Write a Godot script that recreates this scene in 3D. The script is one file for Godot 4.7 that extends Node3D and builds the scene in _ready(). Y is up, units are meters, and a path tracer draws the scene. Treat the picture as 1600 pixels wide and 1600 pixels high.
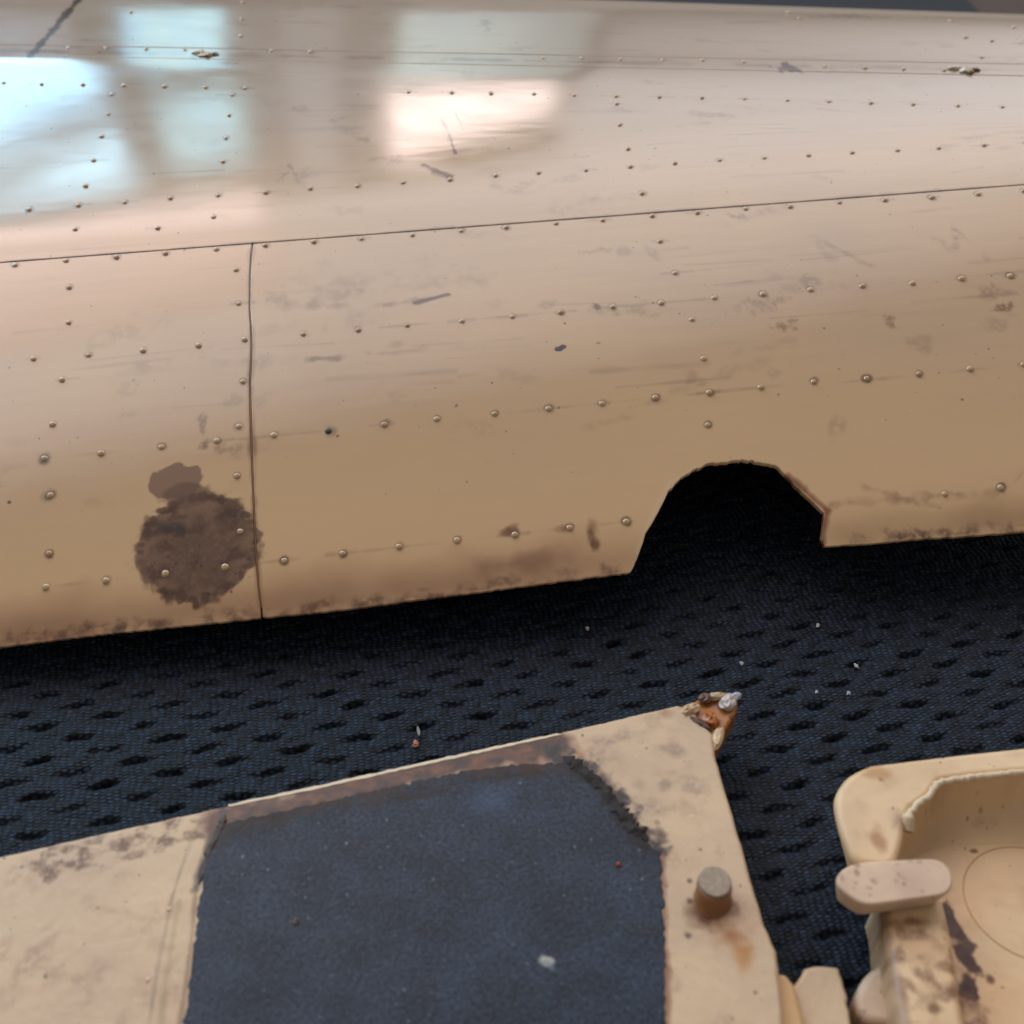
extends Node3D
# Old plastic kit parts on black knitted cloth, close up. Shapes are worked out in millimetres and set down in metres.

const MM := 0.001
const EYE_HEIGHT := 49.075
var rng := RandomNumberGenerator.new()
var noise := FastNoiseLite.new()
var taken := {}

# ---------------------------------------------------------------- painting of stains, dirt and wear
class Paint:
	var im: Image
	var origin: Vector2
	var per_mm: Vector2
	var nz: FastNoiseLite
	func _init(picture: Image, at: Vector2, size: Vector2, n: FastNoiseLite) -> void:
		im = picture
		origin = at
		per_mm = Vector2(picture.get_width(), picture.get_height()) / size
		nz = n
	func put(x: int, y: int, col: Color, a: float) -> void:
		im.set_pixel(x, y, im.get_pixel(x, y).lerp(col, a))
	func span(lo: Vector2, hi: Vector2) -> Rect2i:
		var a := Vector2i(((lo - origin) * per_mm).floor()).clamp(Vector2i.ZERO, im.get_size() - Vector2i.ONE)
		var b := Vector2i(((hi - origin) * per_mm).ceil()).clamp(Vector2i.ZERO, im.get_size() - Vector2i.ONE)
		return Rect2i(a, b - a + Vector2i.ONE)
	func dab(c: Vector2, r: Vector2, col: Color, a := 1.0, soft := 0.5, rough := 0.25, freq := 1.0, rot := 0.0, mottle := 0.0) -> void:
		var reach := Vector2.ONE * maxf(r.x, r.y) * (1.0 + rough) if rot != 0.0 else r * (1.0 + rough)
		var box := span(c - reach, c + reach)
		for y in range(box.position.y, box.end.y):
			for x in range(box.position.x, box.end.x):
				var p := Vector2(x, y) / per_mm + origin
				var q := (p - c).rotated(-rot) / r
				var d := q.length() + rough * nz.get_noise_2d(p.x * freq, p.y * freq) * 1.6
				if d < 1.0:
					var m := clampf((1.0 - d) / soft, 0.0, 1.0)
					m = m * m * (3.0 - 2.0 * m) * a
					if mottle > 0.0:
						m *= clampf(1.0 - mottle + mottle * 2.0 * (0.5 + nz.get_noise_2d(p.x * freq * 3.1 + 70.0, p.y * freq * 3.1)), 0.0, 1.0)
					put(x, y, col, m)
	func stroke(pts: PackedVector2Array, w: float, col: Color, a := 1.0, soft := 0.6, rough := 0.3, freq := 2.0, gaps := 0.0) -> void:
		var lo := pts[0]
		var hi := pts[0]
		for p in pts:
			lo = lo.min(p)
			hi = hi.max(p)
		var box := span(lo - Vector2.ONE * w * 1.4, hi + Vector2.ONE * w * 1.4)
		for y in range(box.position.y, box.end.y):
			for x in range(box.position.x, box.end.x):
				var p := Vector2(x, y) / per_mm + origin
				var d := 1e9
				for i in pts.size() - 1:
					d = minf(d, p.distance_to(Geometry2D.get_closest_point_to_segment(p, pts[i], pts[i + 1])))
				d = d / w
				if d < 1.4:
					d += rough * nz.get_noise_2d(p.x * freq, p.y * freq) * 1.6
					var m := clampf((1.0 - d) / soft, 0.0, 1.0) * a
					if gaps > 0.0:
						m *= clampf(1.0 - gaps + gaps * 3.0 * nz.get_noise_2d(p.x * freq * 0.6 + 31.0, p.y * freq * 0.6), 0.0, 1.0)
					put(x, y, col, m)
	func specks(n: int, lo: Vector2, hi: Vector2, r0: float, r1: float, col: Color, a: float, g: RandomNumberGenerator) -> void:
		for i in n:
			var k := pow(g.randf(), 3.0)
			var r := lerpf(r0, r1, k)
			dab(Vector2(g.randf_range(lo.x, hi.x), g.randf_range(lo.y, hi.y)), Vector2(r * g.randf_range(0.7, 1.5), r), col, a * g.randf_range(0.4, 1.0), 0.7, 0.3, 4.0, g.randf() * 3.0)

# ---------------------------------------------------------------- names and nodes
func numbered(called: String) -> String:
	taken[called] = taken.get(called, -1) + 1
	return called if taken[called] == 0 else "%s_%03d" % [called, taken[called]]

func thing(called: String, label: String, category: String, at: Vector3, group := "") -> Node3D:
	var o := Node3D.new()
	o.name = numbered(called)
	add_child(o, true)
	o.position = at * MM
	o.set_meta("label", label)
	if category:
		o.set_meta("category", category)
	if group:
		o.set_meta("group", group)
	return o

func part(called: String, m: Mesh, mat: Material, parent: Node3D, local := false) -> MeshInstance3D:
	var o := MeshInstance3D.new()
	o.name = called
	o.mesh = m
	o.material_override = mat
	parent.add_child(o, true)
	if not local and parent != self:
		o.global_position = Vector3.ZERO
	return o

# ---------------------------------------------------------------- meshes (all points in millimetres)
func build(v: PackedVector3Array, n: PackedVector3Array, uv: PackedVector2Array, tri: PackedInt32Array) -> ArrayMesh:
	var out := PackedVector3Array()
	for p in v:
		out.append(p * MM)
	for i in range(0, tri.size(), 3):
		var a := v[tri[i]]
		var face := (v[tri[i + 1]] - a).cross(v[tri[i + 2]] - a)
		if face.dot(n[tri[i]] + n[tri[i + 1]] + n[tri[i + 2]]) > 0.0:
			var k := tri[i + 1]
			tri[i + 1] = tri[i + 2]
			tri[i + 2] = k
	var arrays := []
	arrays.resize(Mesh.ARRAY_MAX)
	arrays[Mesh.ARRAY_VERTEX] = out
	arrays[Mesh.ARRAY_NORMAL] = n
	arrays[Mesh.ARRAY_TEX_UV] = uv
	arrays[Mesh.ARRAY_INDEX] = tri
	var m := ArrayMesh.new()
	m.add_surface_from_arrays(Mesh.PRIMITIVE_TRIANGLES, arrays)
	return m

func flat_uv(p: Vector3, box: Rect2) -> Vector2:
	return (Vector2(p.x, p.z) - box.position) / box.size

func rounded(poly: PackedVector2Array, times := 1) -> PackedVector2Array:
	for k in times:
		var out := PackedVector2Array()
		for i in poly.size():
			var a := poly[i]
			var b := poly[(i + 1) % poly.size()]
			out.append(a.lerp(b, 0.25))
			out.append(a.lerp(b, 0.75))
		poly = out
	return poly

func roughened(poly: PackedVector2Array, step: float, amount: float, freq := 2.0) -> PackedVector2Array:
	var out := PackedVector2Array()
	for i in poly.size():
		var a := poly[i]
		var b := poly[(i + 1) % poly.size()]
		var n := maxi(1, int(a.distance_to(b) / step))
		for k in n:
			var p := a.lerp(b, float(k) / n)
			out.append(p + Vector2(noise.get_noise_2d(p.x * freq * 9.0, p.y * freq * 9.0), noise.get_noise_2d(p.x * freq * 9.0 + 90.0, p.y * freq * 9.0)) * amount)
	return out

func outward(poly: PackedVector2Array) -> PackedVector2Array:
	var out := PackedVector2Array()
	var n := poly.size()
	var turn := -1.0 if Geometry2D.is_polygon_clockwise(poly) else 1.0
	for i in n:
		var e := (poly[i] - poly[(i + n - 1) % n]).normalized()
		var f := (poly[(i + 1) % n] - poly[i]).normalized()
		var s := (Vector2(e.y, -e.x) + Vector2(f.y, -f.x)) * turn
		var l := s.length()
		out.append(s / l * minf(2.0 / maxf(l, 0.3), 1.6) if l > 0.01 else Vector2(e.y, -e.x) * turn)
	return out

# a plate cut to an outline, its upper edge rounded
func slab(poly: PackedVector2Array, y0: float, y1: float, bev: float, box: Rect2, seg := 4, wave := 0.0, taper := 0.0) -> ArrayMesh:
	var off := outward(poly)
	if Vector2.ZERO.distance_to(off[0]) > 0.0 and Geometry2D.is_point_in_polygon(poly[0] + off[0] * 0.02, poly):
		for i in off.size():
			off[i] = -off[i]
	var v := PackedVector3Array()
	var nn := PackedVector3Array()
	var uv := PackedVector2Array()
	var tri := PackedInt32Array()
	var n := poly.size()
	var rings := [[y0, taper, 0.0], [y1 - bev, 0.0, 0.0]]
	for k in range(1, seg + 1):
		var a := PI / 2 * k / seg
		rings.append([y1 - bev + bev * sin(a), bev * (1.0 - cos(a)), a])
	for r in rings:
		for i in n:
			var p: Vector2 = poly[i] - off[i] * float(r[1])
			var lift: float = wave * noise.get_noise_2d(p.x * 7.0, p.y * 7.0) if float(r[2]) > 0.0 else 0.0
			v.append(Vector3(p.x, float(r[0]) + lift, p.y))
			var o := off[i].normalized()
			nn.append(Vector3(o.x * cos(r[2]), sin(r[2]), o.y * cos(r[2])).normalized())
			uv.append(flat_uv(v[-1], box))
	for r in rings.size() - 1:
		for i in n:
			var a := r * n + i
			var b := r * n + (i + 1) % n
			tri.append_array([a, b, a + n, b, b + n, a + n])
	var cap := PackedVector2Array()
	for i in n:
		var q := v[v.size() - n + i]
		cap.append(Vector2(q.x, q.z))
	var first := v.size() - n
	var faces := Geometry2D.triangulate_polygon(cap)
	if faces.is_empty():
		faces = Geometry2D.triangulate_polygon(poly)
	for k in faces:
		tri.append(first + k)
	return build(v, nn, uv, tri)

# a skin over rows of points
func loft(rows: Array, box := Rect2(0, 0, 1, 1), facing := Vector3.UP) -> ArrayMesh:
	var v := PackedVector3Array()
	var nn := PackedVector3Array()
	var uv := PackedVector2Array()
	var tri := PackedInt32Array()
	var h := rows.size()
	var w: int = rows[0].size()
	for j in h:
		for i in w:
			var du: Vector3 = rows[j][mini(i + 1, w - 1)] - rows[j][maxi(i - 1, 0)]
			var dv: Vector3 = rows[mini(j + 1, h - 1)][i] - rows[maxi(j - 1, 0)][i]
			var c := du.cross(dv).normalized()
			v.append(rows[j][i])
			nn.append(c)
			uv.append(flat_uv(v[-1], box))
	var total := Vector3.ZERO
	for c in nn:
		total += c
	if total.dot(facing) < 0.0:
		for i in nn.size():
			nn[i] = -nn[i]
	for j in h - 1:
		for i in w - 1:
			var a := j * w + i
			tri.append_array([a, a + 1, a + w, a + 1, a + w + 1, a + w])
	return build(v, nn, uv, tri)

func tube(path: PackedVector3Array, radii: PackedFloat32Array, box: Rect2, sides := 8) -> ArrayMesh:
	var v := PackedVector3Array()
	var nn := PackedVector3Array()
	var uv := PackedVector2Array()
	var tri := PackedInt32Array()
	var n := path.size()
	for i in n:
		var d := (path[mini(i + 1, n - 1)] - path[maxi(i - 1, 0)]).normalized()
		var s := d.cross(Vector3.UP)
		s = s.normalized() if s.length() > 0.05 else Vector3.RIGHT
		var t := s.cross(d)
		for k in sides:
			var a := TAU * k / sides
			var o := s * cos(a) + t * sin(a)
			v.append(path[i] + o * radii[i])
			nn.append(o)
			uv.append(flat_uv(v[-1], box))
	for i in n - 1:
		for k in sides:
			var a := i * sides + k
			var b := i * sides + (k + 1) % sides
			tri.append_array([a, b, a + sides, b, b + sides, a + sides])
	for k in range(1, sides - 1):
		tri.append_array([0, k, k + 1, (n - 1) * sides, (n - 1) * sides + k, (n - 1) * sides + k + 1])
	return build(v, nn, uv, tri)

# an uneven lump: crumbs, glue, chips
func lump(r: Vector3, uneven: float, key: float, rings := 9, sides := 14, sharp := false) -> ArrayMesh:
	var st := SurfaceTool.new()
	st.begin(Mesh.PRIMITIVE_TRIANGLES)
	st.set_smooth_group(-1 if sharp else 0)
	var at := func(j: int, i: int) -> Vector3:
		var a := PI * j / rings
		var b := TAU * (i % sides) / sides
		var d := Vector3(sin(a) * cos(b), cos(a), sin(a) * sin(b))
		return d * r * (1.0 + uneven * 2.0 * noise.get_noise_3d(d.x * 45.0 + key * 37.0, d.y * 45.0, d.z * 45.0)) * MM
	for j in rings:
		for i in sides:
			var a: Vector3 = at.call(j, i)
			var b: Vector3 = at.call(j, i + 1)
			var c: Vector3 = at.call(j + 1, i + 1)
			var d: Vector3 = at.call(j + 1, i)
			for p in [a, b, c, a, c, d]:
				st.set_uv(Vector2(p.x, p.z) / MM * 0.1)
				st.add_vertex(p)
	st.generate_normals()
	return st.commit()

func dome(r: float, h: float) -> ArrayMesh:
	var v := PackedVector3Array()
	var n := PackedVector3Array()
	var uv := PackedVector2Array()
	var tri := PackedInt32Array()
	var shape := [[1.25, 0.0, 0.25], [1.0, 0.14, 0.75], [0.95, 0.45, 0.95], [0.75, 0.78, 1.25], [0.4, 0.96, 1.42], [0.0, 1.0, 1.5707]]
	for s in shape:
		for k in 12:
			var a := TAU * k / 12
			v.append(Vector3(cos(a) * s[0] * r, s[1] * h, sin(a) * s[0] * r))
			var t: float = s[2] if s[0] < 1.2 else 1.2
			n.append(Vector3(cos(a) * cos(t), sin(t), sin(a) * cos(t)).normalized())
			uv.append(Vector2(0.5, 0.5))
	for j in shape.size() - 1:
		for k in 12:
			var a := j * 12 + k
			var b := j * 12 + (k + 1) % 12
			tri.append_array([a, b, a + 12, b, b + 12, a + 12])
	return build(v, n, uv, tri)

# ---------------------------------------------------------------- materials
func srgb(r: int, g: int, b: int) -> Color:
	return Color(r / 255.0, g / 255.0, b / 255.0)

func mottled(size: Vector2i, step: Vector2, a: Color, b: Color, freq: float, streak: float, key: int, octaves := 4) -> Image:
	# colour that wanders between a and b; streak above 1 draws it out along the first axis
	var f := FastNoiseLite.new()
	f.seed = key
	f.frequency = freq
	f.fractal_octaves = octaves
	var im := Image.create_empty(size.x, size.y, false, Image.FORMAT_RGB8)
	for y in size.y:
		for x in size.x:
			var k := 0.5 + 0.62 * f.get_noise_2d(x * step.x / streak, y * step.y)
			im.set_pixel(x, y, a.lerp(b, clampf(k, 0.0, 1.0)))
	return im

func plastic(tex: Image, rough: float, bump: Image = null, depth := 0.0006, rough_map: Image = null, shine := 0.5) -> StandardMaterial3D:
	var m := StandardMaterial3D.new()
	m.albedo_texture = ImageTexture.create_from_image(tex)
	m.roughness = rough
	m.metallic_specular = shine
	m.texture_repeat = false
	if rough_map:
		m.roughness = 1.0
		m.roughness_texture = ImageTexture.create_from_image(rough_map)
	if bump:
		m.heightmap_enabled = true
		m.heightmap_texture = ImageTexture.create_from_image(bump)
		m.heightmap_scale = depth
	return m

func plain(c: Color, rough := 0.4) -> StandardMaterial3D:
	var m := StandardMaterial3D.new()
	m.albedo_color = c
	m.roughness = rough
	return m

# ---------------------------------------------------------------- the big riveted shell
var SL: Array[Vector3] = [Vector3(-26.89, 1.97, -41.27), Vector3(-26.86, 3.66, -43.96), Vector3(-28.26, 7.02, -51.51), Vector3(-28.8, 9.58, -58.76), Vector3(-30.3, 11.87, -66.75), Vector3(-30.83, 13.1, -72.46), Vector3(-32.2, 15.53, -88.76), Vector3(-33.2, 16.03, -95.9), Vector3(-37.0, 15.7, -113.83), Vector3(-38, 11.9, -121), Vector3(-38.5, 8, -125), Vector3(-38.5, 0.4, -127)]
var SR: Array[Vector3] = [Vector3(12.68, 3.35, -46.26), Vector3(12.2, 5.02, -48.93), Vector3(12.46, 8.36, -56.43), Vector3(11.69, 10.82, -63.38), Vector3(9.77, 13.0, -71.0), Vector3(8.88, 14.17, -76.47), Vector3(8.31, 15.63, -86.24), Vector3(8.26, 16.14, -93.34), Vector3(8.61, 16.12, -107.43), Vector3(9, 12.9, -114), Vector3(9.2, 8, -118), Vector3(9.2, 0.4, -120)]
var arc := PackedFloat32Array()   # length along the middle section, every 0.05 of t from -0.5 on
const ACROSS := 40.5              # millimetres per unit of u
var skin_box := Rect2(-25, -2, 112, 74)

func spline(p: Array[Vector3], t: float) -> Vector3:
	var i := clampi(int(floor(t)), 0, p.size() - 2)
	var f := t - i
	var a := p[i - 1] if i > 0 else 2.0 * p[0] - p[1]
	var b := p[i]
	var c := p[i + 1]
	var d := p[i + 2] if i + 2 < p.size() else 2.0 * p[-1] - p[-2]
	return 0.5 * (2.0 * b + (c - a) * f + (2.0 * a - 5.0 * b + 4.0 * c - d) * f * f + (3.0 * b - a - 3.0 * c + d) * f * f * f)

func shell(u: float, t: float) -> Vector3:
	return spline(SL, t).lerp(spline(SR, t), u)

func shell_normal(u: float, t: float) -> Vector3:
	var a := spline(SR, t) - spline(SL, t)
	var b := shell(u, t + 0.01) - shell(u, t - 0.01)
	var n := a.cross(b).normalized()
	return n if n.dot(Vector3(0, 1, 0.6)) > 0.0 or t > 8.0 and n.dot(Vector3(0, 1, -1)) > 0.0 else -n

func along(t: float) -> float:
	var k := clampf((t + 0.5) / 0.05, 0.0, arc.size() - 1.001)
	return lerpf(arc[int(k)], arc[int(k) + 1], k - floorf(k))

func skin_at(u: float, t: float) -> Vector2:
	return Vector2(u * ACROSS, along(t))

# lower limit of the shell along its length: a straight worn edge with one round cut-out
var edge_u := PackedFloat32Array([-0.8, -0.05, 0.09, 0.14, 0.42, 0.58, 0.857, 0.87, 0.89, 0.93, 0.95, 0.99, 1.05, 1.1, 1.12, 1.15, 1.164, 1.168, 1.17, 1.172, 1.21, 1.29, 1.46, 2.4])
var edge_t := PackedFloat32Array([0.02, 0.01, 0.03, 0.02, -0.03, 0.0, 0.05, 0.35, 0.85, 1.26, 1.36, 1.44, 1.44, 1.36, 1.23, 1.02, 0.88, 0.82, 0.5, 0.13, 0.08, 0.05, -0.04, -0.08])

func lower(u: float) -> float:
	for i in edge_u.size() - 1:
		if u <= edge_u[i + 1]:
			return lerpf(edge_t[i], edge_t[i + 1], clampf((u - edge_u[i]) / (edge_u[i + 1] - edge_u[i]), 0.0, 1.0)) + 0.012 * noise.get_noise_1d(u * 2400.0) + 0.012 * noise.get_noise_1d(u * 700.0 + 50.0)
	return edge_t[-1]

# one sheet of the shell between two sections and two seams, its edges turned down
func bend(u: float, t: float) -> float:
	# the joint between the two lower sheets is not quite straight
	var way := [[4.3, 0.012], [4.05, 0.0105], [3.65, 0.001], [3.3, -0.006], [2.6, -0.007], [2.0, 0.0], [1.1, 0.004], [0.2, 0.013], [-0.6, 0.018]]
	var d := 0.018
	for k in way.size() - 1:
		if t <= float(way[k][0]) and t >= float(way[k + 1][0]):
			d = lerpf(way[k][1], way[k + 1][1], (float(way[k][0]) - t) / (float(way[k][0]) - float(way[k + 1][0])))
	if t > 4.3:
		d = 0.0
	var undercut := -0.02 * clampf((0.84 - t) / 0.55, 0.0, 1.0) * exp(-pow((u - 1.168) / 0.02, 2.0))
	return u + undercut + d * exp(-pow((u - 0.302) / 0.12, 2.0))

func sheet(u0: float, u1: float, t0: Variant, t1: float, sink: float, drops: Array, rows: int, inset := 0.0) -> ArrayMesh:
	var us := PackedFloat32Array()
	var n := int(ceil((u1 - u0) / 0.03))
	for i in n + 1:
		us.append(lerpf(u0, u1, float(i) / n))
	if t0 == null:
		for i in 110:
			var u := 0.84 + 0.36 * i / 109.0
			if u > u0 and u < u1:
				us.append(u)
		for i in 14:
			var e := 1.166 + 0.008 * i / 13.0
			if e > u0 and e < u1:
				us.append(e)
		for i in 240:
			var u := u0 + (u1 - u0) * (i + 0.5) / 240.0
			us.append(u)
		us.sort()
	var v := PackedVector3Array()
	var nn := PackedVector3Array()
	var uv := PackedVector2Array()
	var tri := PackedInt32Array()
	var w := us.size() + 4
	var h := rows + 1 + 4
	for j in h:
		for i in w:
			var u := us[clampi(i - 2, 0, us.size() - 1)]
			var lo: float = lower(u) + inset if t0 == null else float(t0)
			var t := lerpf(lo, t1, clampf(float(j - 2) / rows, 0.0, 1.0))
			u = bend(u, t)
			var nrm := shell_normal(u, t)
			var su := (shell(u + 0.01, t) - shell(u - 0.01, t)).normalized()
			var st := (shell(u, t + 0.01) - shell(u, t - 0.01)).normalized()
			var side := Vector3.ZERO
			var level := 0
			if i < 2:
				side -= su
				level = 2 - i
			elif i > w - 3:
				side += su
				level = i - (w - 3)
			var level_b := 0
			if j < 2:
				side -= st
				level_b = 2 - j
			elif j > h - 3:
				side += st
				level_b = j - (h - 3)
			var p := shell(u, t) - nrm * sink
			var lv := maxi(level, level_b)
			var nd := nrm
			if lv > 0:
				var drop: float = drops[1] if level_b == lv and j < 2 else drops[0]
				p += side.normalized() * 0.05 - nrm * (0.04 if lv == 1 else drop)
				nd = (nrm + side.normalized() * (0.9 if lv == 1 else 4.0)).normalized()
			v.append(p)
			nn.append(nd)
			uv.append((skin_at(u, t) - skin_box.position) / skin_box.size)
	for j in h - 1:
		for i in w - 1:
			var a := j * w + i
			tri.append_array([a, a + 1, a + w, a + 1, a + w + 1, a + w])
	return build(v, nn, uv, tri)

func skin_picture() -> Image:
	var im := mottled(Vector2i(320, 1312), Vector2(112.0 / 320, 74.0 / 1312), srgb(214, 180, 140), srgb(202, 170, 136), 0.9, 9.0, 5, 3)
	var low := mottled(Vector2i(320, 200), Vector2(112.0 / 320, 74.0 / 200), srgb(210, 178, 138), srgb(186, 160, 138), 0.06, 1.6, 11, 3)
	low.resize(320, 1312, Image.INTERPOLATE_CUBIC)
	# warmer towards the lower edge, greyer and darker towards the top
	for y in im.get_height():
		var v := skin_box.position.y + skin_box.size.y * y / im.get_height()
		for x in im.get_width():
			var c := im.get_pixel(x, y).lerp(low.get_pixel(x, y), 0.6)
			c = c.lerp(srgb(224, 188, 142), 0.8 * (1.0 - smoothstep(2.0, 19.0, v)))
			im.set_pixel(x, y, c.lerp(srgb(166, 152, 138), 0.75 * smoothstep(26.0, 50.0, v)))
	im.resize(2048, 1312, Image.INTERPOLATE_CUBIC)
	var p := Paint.new(im, skin_box.position, skin_box.size, noise)
	var brown := srgb(96, 66, 50)
	var dark := srgb(52, 44, 42)
	var grey := srgb(120, 102, 92)
	var g := RandomNumberGenerator.new()
	g.seed = 4
	# dirt along the seams
	for k in 40:
		var u := g.randf_range(-0.5, 1.9)
		p.stroke([skin_at(u, 4.055), skin_at(u + g.randf_range(0.02, 0.12), 4.055)], g.randf_range(0.1, 0.3), grey, g.randf_range(0.1, 0.4), 1.0, 0.4, 3.0)
		var v := g.randf_range(-0.5, 1.9)
		p.stroke([skin_at(v, 6.85), skin_at(v + g.randf_range(0.02, 0.14), 6.85)], g.randf_range(0.2, 0.8), grey, g.randf_range(0.1, 0.4), 0.9, 0.4, 3.0)
	p.stroke([skin_at(-0.6, 4.055), skin_at(2.0, 4.055)], 0.14, dark, 0.3, 1.0, 0.5, 2.0)
	var joint := PackedVector2Array()
	for k in 20:
		joint.append(skin_at(bend(0.302, 4.05 - k * 0.21), 4.05 - k * 0.21))
	p.stroke(joint, 0.26, brown, 0.5, 1.0, 0.5, 3.0, 0.3)
	# grime on the worn lower edge
	for k in 380:
		var u := g.randf_range(-0.55, 1.95)
		if u > 0.84 and u < 1.19:
			continue
		var c := skin_at(u, lower(u))
		p.dab(c + Vector2(0, g.randf_range(-0.2, 0.5)), Vector2(g.randf_range(0.2, 1.3), g.randf_range(0.12, 0.6)), brown.lerp(dark, g.randf() * 0.7), g.randf_range(0.1, 0.36), 1.0, 0.5, 8.0, 0.0, 0.6)
	p.stroke([Vector2(-24, 0.3), Vector2(34, 0.5)], 2.6, srgb(150, 104, 78), 0.5, 1.0, 0.35, 1.2, 0.2)
	p.stroke([Vector2(48, 0.6), Vector2(80, 0.4)], 1.5, srgb(140, 100, 66), 0.35, 1.0, 0.4, 1.5, 0.3)
	p.stroke([Vector2(26, 1.3), Vector2(31, 1.6)], 0.8, srgb(112, 76, 62), 0.4, 1.0, 0.5, 3.0, 0.2)
	# the round brown spill with its small lobe
	p.dab(Vector2(8.95, 4.6), Vector2(3.75, 3.55), srgb(106, 80, 66), 0.76, 0.09, 0.09, 6.0)
	p.dab(Vector2(7.75, 8.95), Vector2(1.7, 1.25), srgb(118, 90, 76), 0.7, 0.12, 0.16, 7.0)
	p.dab(Vector2(8.4, 8.0), Vector2(1.7, 1.0), srgb(112, 86, 72), 0.75, 0.3, 0.15, 7.0)
	p.dab(Vector2(8.9, 4.2), Vector2(3.6, 3.1), srgb(72, 50, 42), 0.4, 0.6, 0.25, 8.0, 0.0, 0.5)
	p.dab(Vector2(7.5, 6.0), Vector2(1.7, 0.8), srgb(52, 42, 48), 0.7, 0.9, 0.35, 9.0, 0.0, 0.3)
	p.dab(Vector2(11.0, 6.3), Vector2(1.4, 0.9), srgb(54, 42, 44), 0.65, 0.9, 0.35, 9.0, 0.0, 0.3)
	for k in 70:
		var turn := g.randf() * TAU
		var out := Vector2(cos(turn) * 3.5, sin(turn) * 3.3) * sqrt(g.randf())
		p.dab(Vector2(8.95, 4.6) + out, Vector2(g.randf_range(0.25, 0.9), g.randf_range(0.2, 0.6)), [srgb(66, 46, 40), srgb(120, 94, 80), srgb(84, 58, 46)][k % 3], g.randf_range(0.15, 0.5), 1.0, 0.5, 8.0, 0.0, 0.4)
	for k in 34:   # its uneven border
		var turn := TAU * k / 34.0 + g.randf_range(-0.05, 0.05)
		p.dab(Vector2(8.95, 4.6) + Vector2(cos(turn) * 3.35, sin(turn) * 3.15), Vector2(g.randf_range(0.2, 0.5), g.randf_range(0.2, 0.45)), srgb(88, 62, 50), g.randf_range(0.3, 0.75), 0.35, 0.25, 8.0)
	p.dab(Vector2(8.9, 1.15), Vector2(0.3, 0.5), srgb(80, 56, 44), 0.8, 0.8, 0.4, 8.0)
	p.specks(60, Vector2(6, 1.6), Vector2(12, 7), 0.04, 0.14, srgb(40, 28, 24), 0.6, g)
	# smudges and rubbed dirt
	for s in [[27.7, 3.35, 0.7, 0.55, 0.75], [31.3, 3.15, 0.5, 0.4, 0.6], [32.7, 3.2, 0.55, 0.7, 0.45], [32.8, 1.9, 0.45, 0.5, 0.75], [32.6, 2.5, 0.3, 0.7, 0.55], [30.9, 3.2, 1.2, 0.3, 0.25]]:
		p.dab(Vector2(s[0], s[1]), Vector2(s[2], s[3]), srgb(104, 68, 48), s[4], 1.0, 0.4, 6.0)
	for s in [[45.2, 18.2, 2.4, 0.8, 0.3], [46.1, 16.1, 1.0, 0.7, 0.45], [46.6, 16.4, 0.5, 0.4, 0.5], [53.0, 15.6, 0.5, 1.0, 0.4], [60.8, 16.0, 0.9, 0.5, 0.55], [60.6, 17.3, 1.2, 0.9, 0.3], [60.2, 22.4, 0.35, 1.5, 0.3], [59.2, 21.9, 0.5, 1.0, 0.2], [51.0, 22.4, 0.6, 1.5, 0.2], [46.3, 26.7, 1.0, 0.5, 0.5], [36, 24.3, 1.5, 0.4, 0.25], [34.4, 19.15, 0.35, 0.3, 0.8], [34.9, 18.9, 1.2, 0.7, 0.25], [37.0, 18.6, 1.6, 0.8, 0.22], [9.3, 12.6, 0.3, 1.3, 0.45], [9.4, 11.2, 0.6, 0.4, 0.5], [10.6, 10.8, 1.3, 0.5, 0.3], [8.7, 17.8, 0.4, 0.4, 0.3], [7.2, 51.7, 1.7, 0.8, 0.75], [9.1, 50.2, 1.0, 0.4, 0.5], [59.6, 66.5, 3.4, 1.6, 0.25], [16, 34.6, 1.2, 1.0, 0.25], [73.5, 59.5, 1.2, 1.2, 0.6], [30.5, 60.5, 0.7, 2.5, 0.35]]:
		p.dab(Vector2(s[0], s[1]), Vector2(s[2], s[3]), srgb(88, 62, 46), s[4] * 0.85, 1.0, 0.6, 9.0, g.randf_range(-0.3, 0.3), 0.7)
	p.dab(Vector2(31.5, 15.95), Vector2(0.5, 0.2), srgb(38, 34, 34), 0.95, 0.3, 0.5, 14.0, 0.3)
	for s in [[13.7, 21.5, 20.7, 20.9, 0.35, 0.4], [20.7, 20.9, 24.9, 21.2, 0.2, 0.6], [22.8, 20.85, 25.0, 21.25, 0.16, 0.6], [14.3, 23.4, 27.4, 22.6, 0.7, 0.25], [13.6, 22.2, 19.0, 21.8, 0.5, 0.3], [15.5, 16.9, 25.2, 16.9, 0.18, 0.3], [15.8, 16.9, 17.4, 16.8, 0.16, 0.5], [26.5, 41.4, 27.4, 36.5, 0.14, 0.7], [25.1, 34.8, 26.2, 34.2, 0.2, 0.8], [26.0, 34.0, 26.8, 33.4, 0.3, 0.9], [28.0, 43.0, 30.4, 38.6, 0.1, 0.3], [15.0, 36.0, 16.2, 33.2, 0.16, 0.5], [14.2, 34.2, 15.6, 36.2, 0.12, 0.4], [60.8, 23.5, 61.4, 20.4, 0.2, 0.4], [50.9, 23.9, 53.4, 20.7, 0.25, 0.3], [47.8, 2.8, 58.8, 2.4, 0.25, 0.35], [50, 3.7, 54.5, 1.8, 0.2, 0.3], [58.5, 2.4, 60.5, 3.6, 0.2, 0.3]]:
		p.stroke([Vector2(s[0], s[1]), Vector2(s[2], s[3])], s[4] * 1.4, srgb(88, 62, 46), s[5] * 0.7, 1.0, 0.7, 6.0, 0.5)
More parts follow.
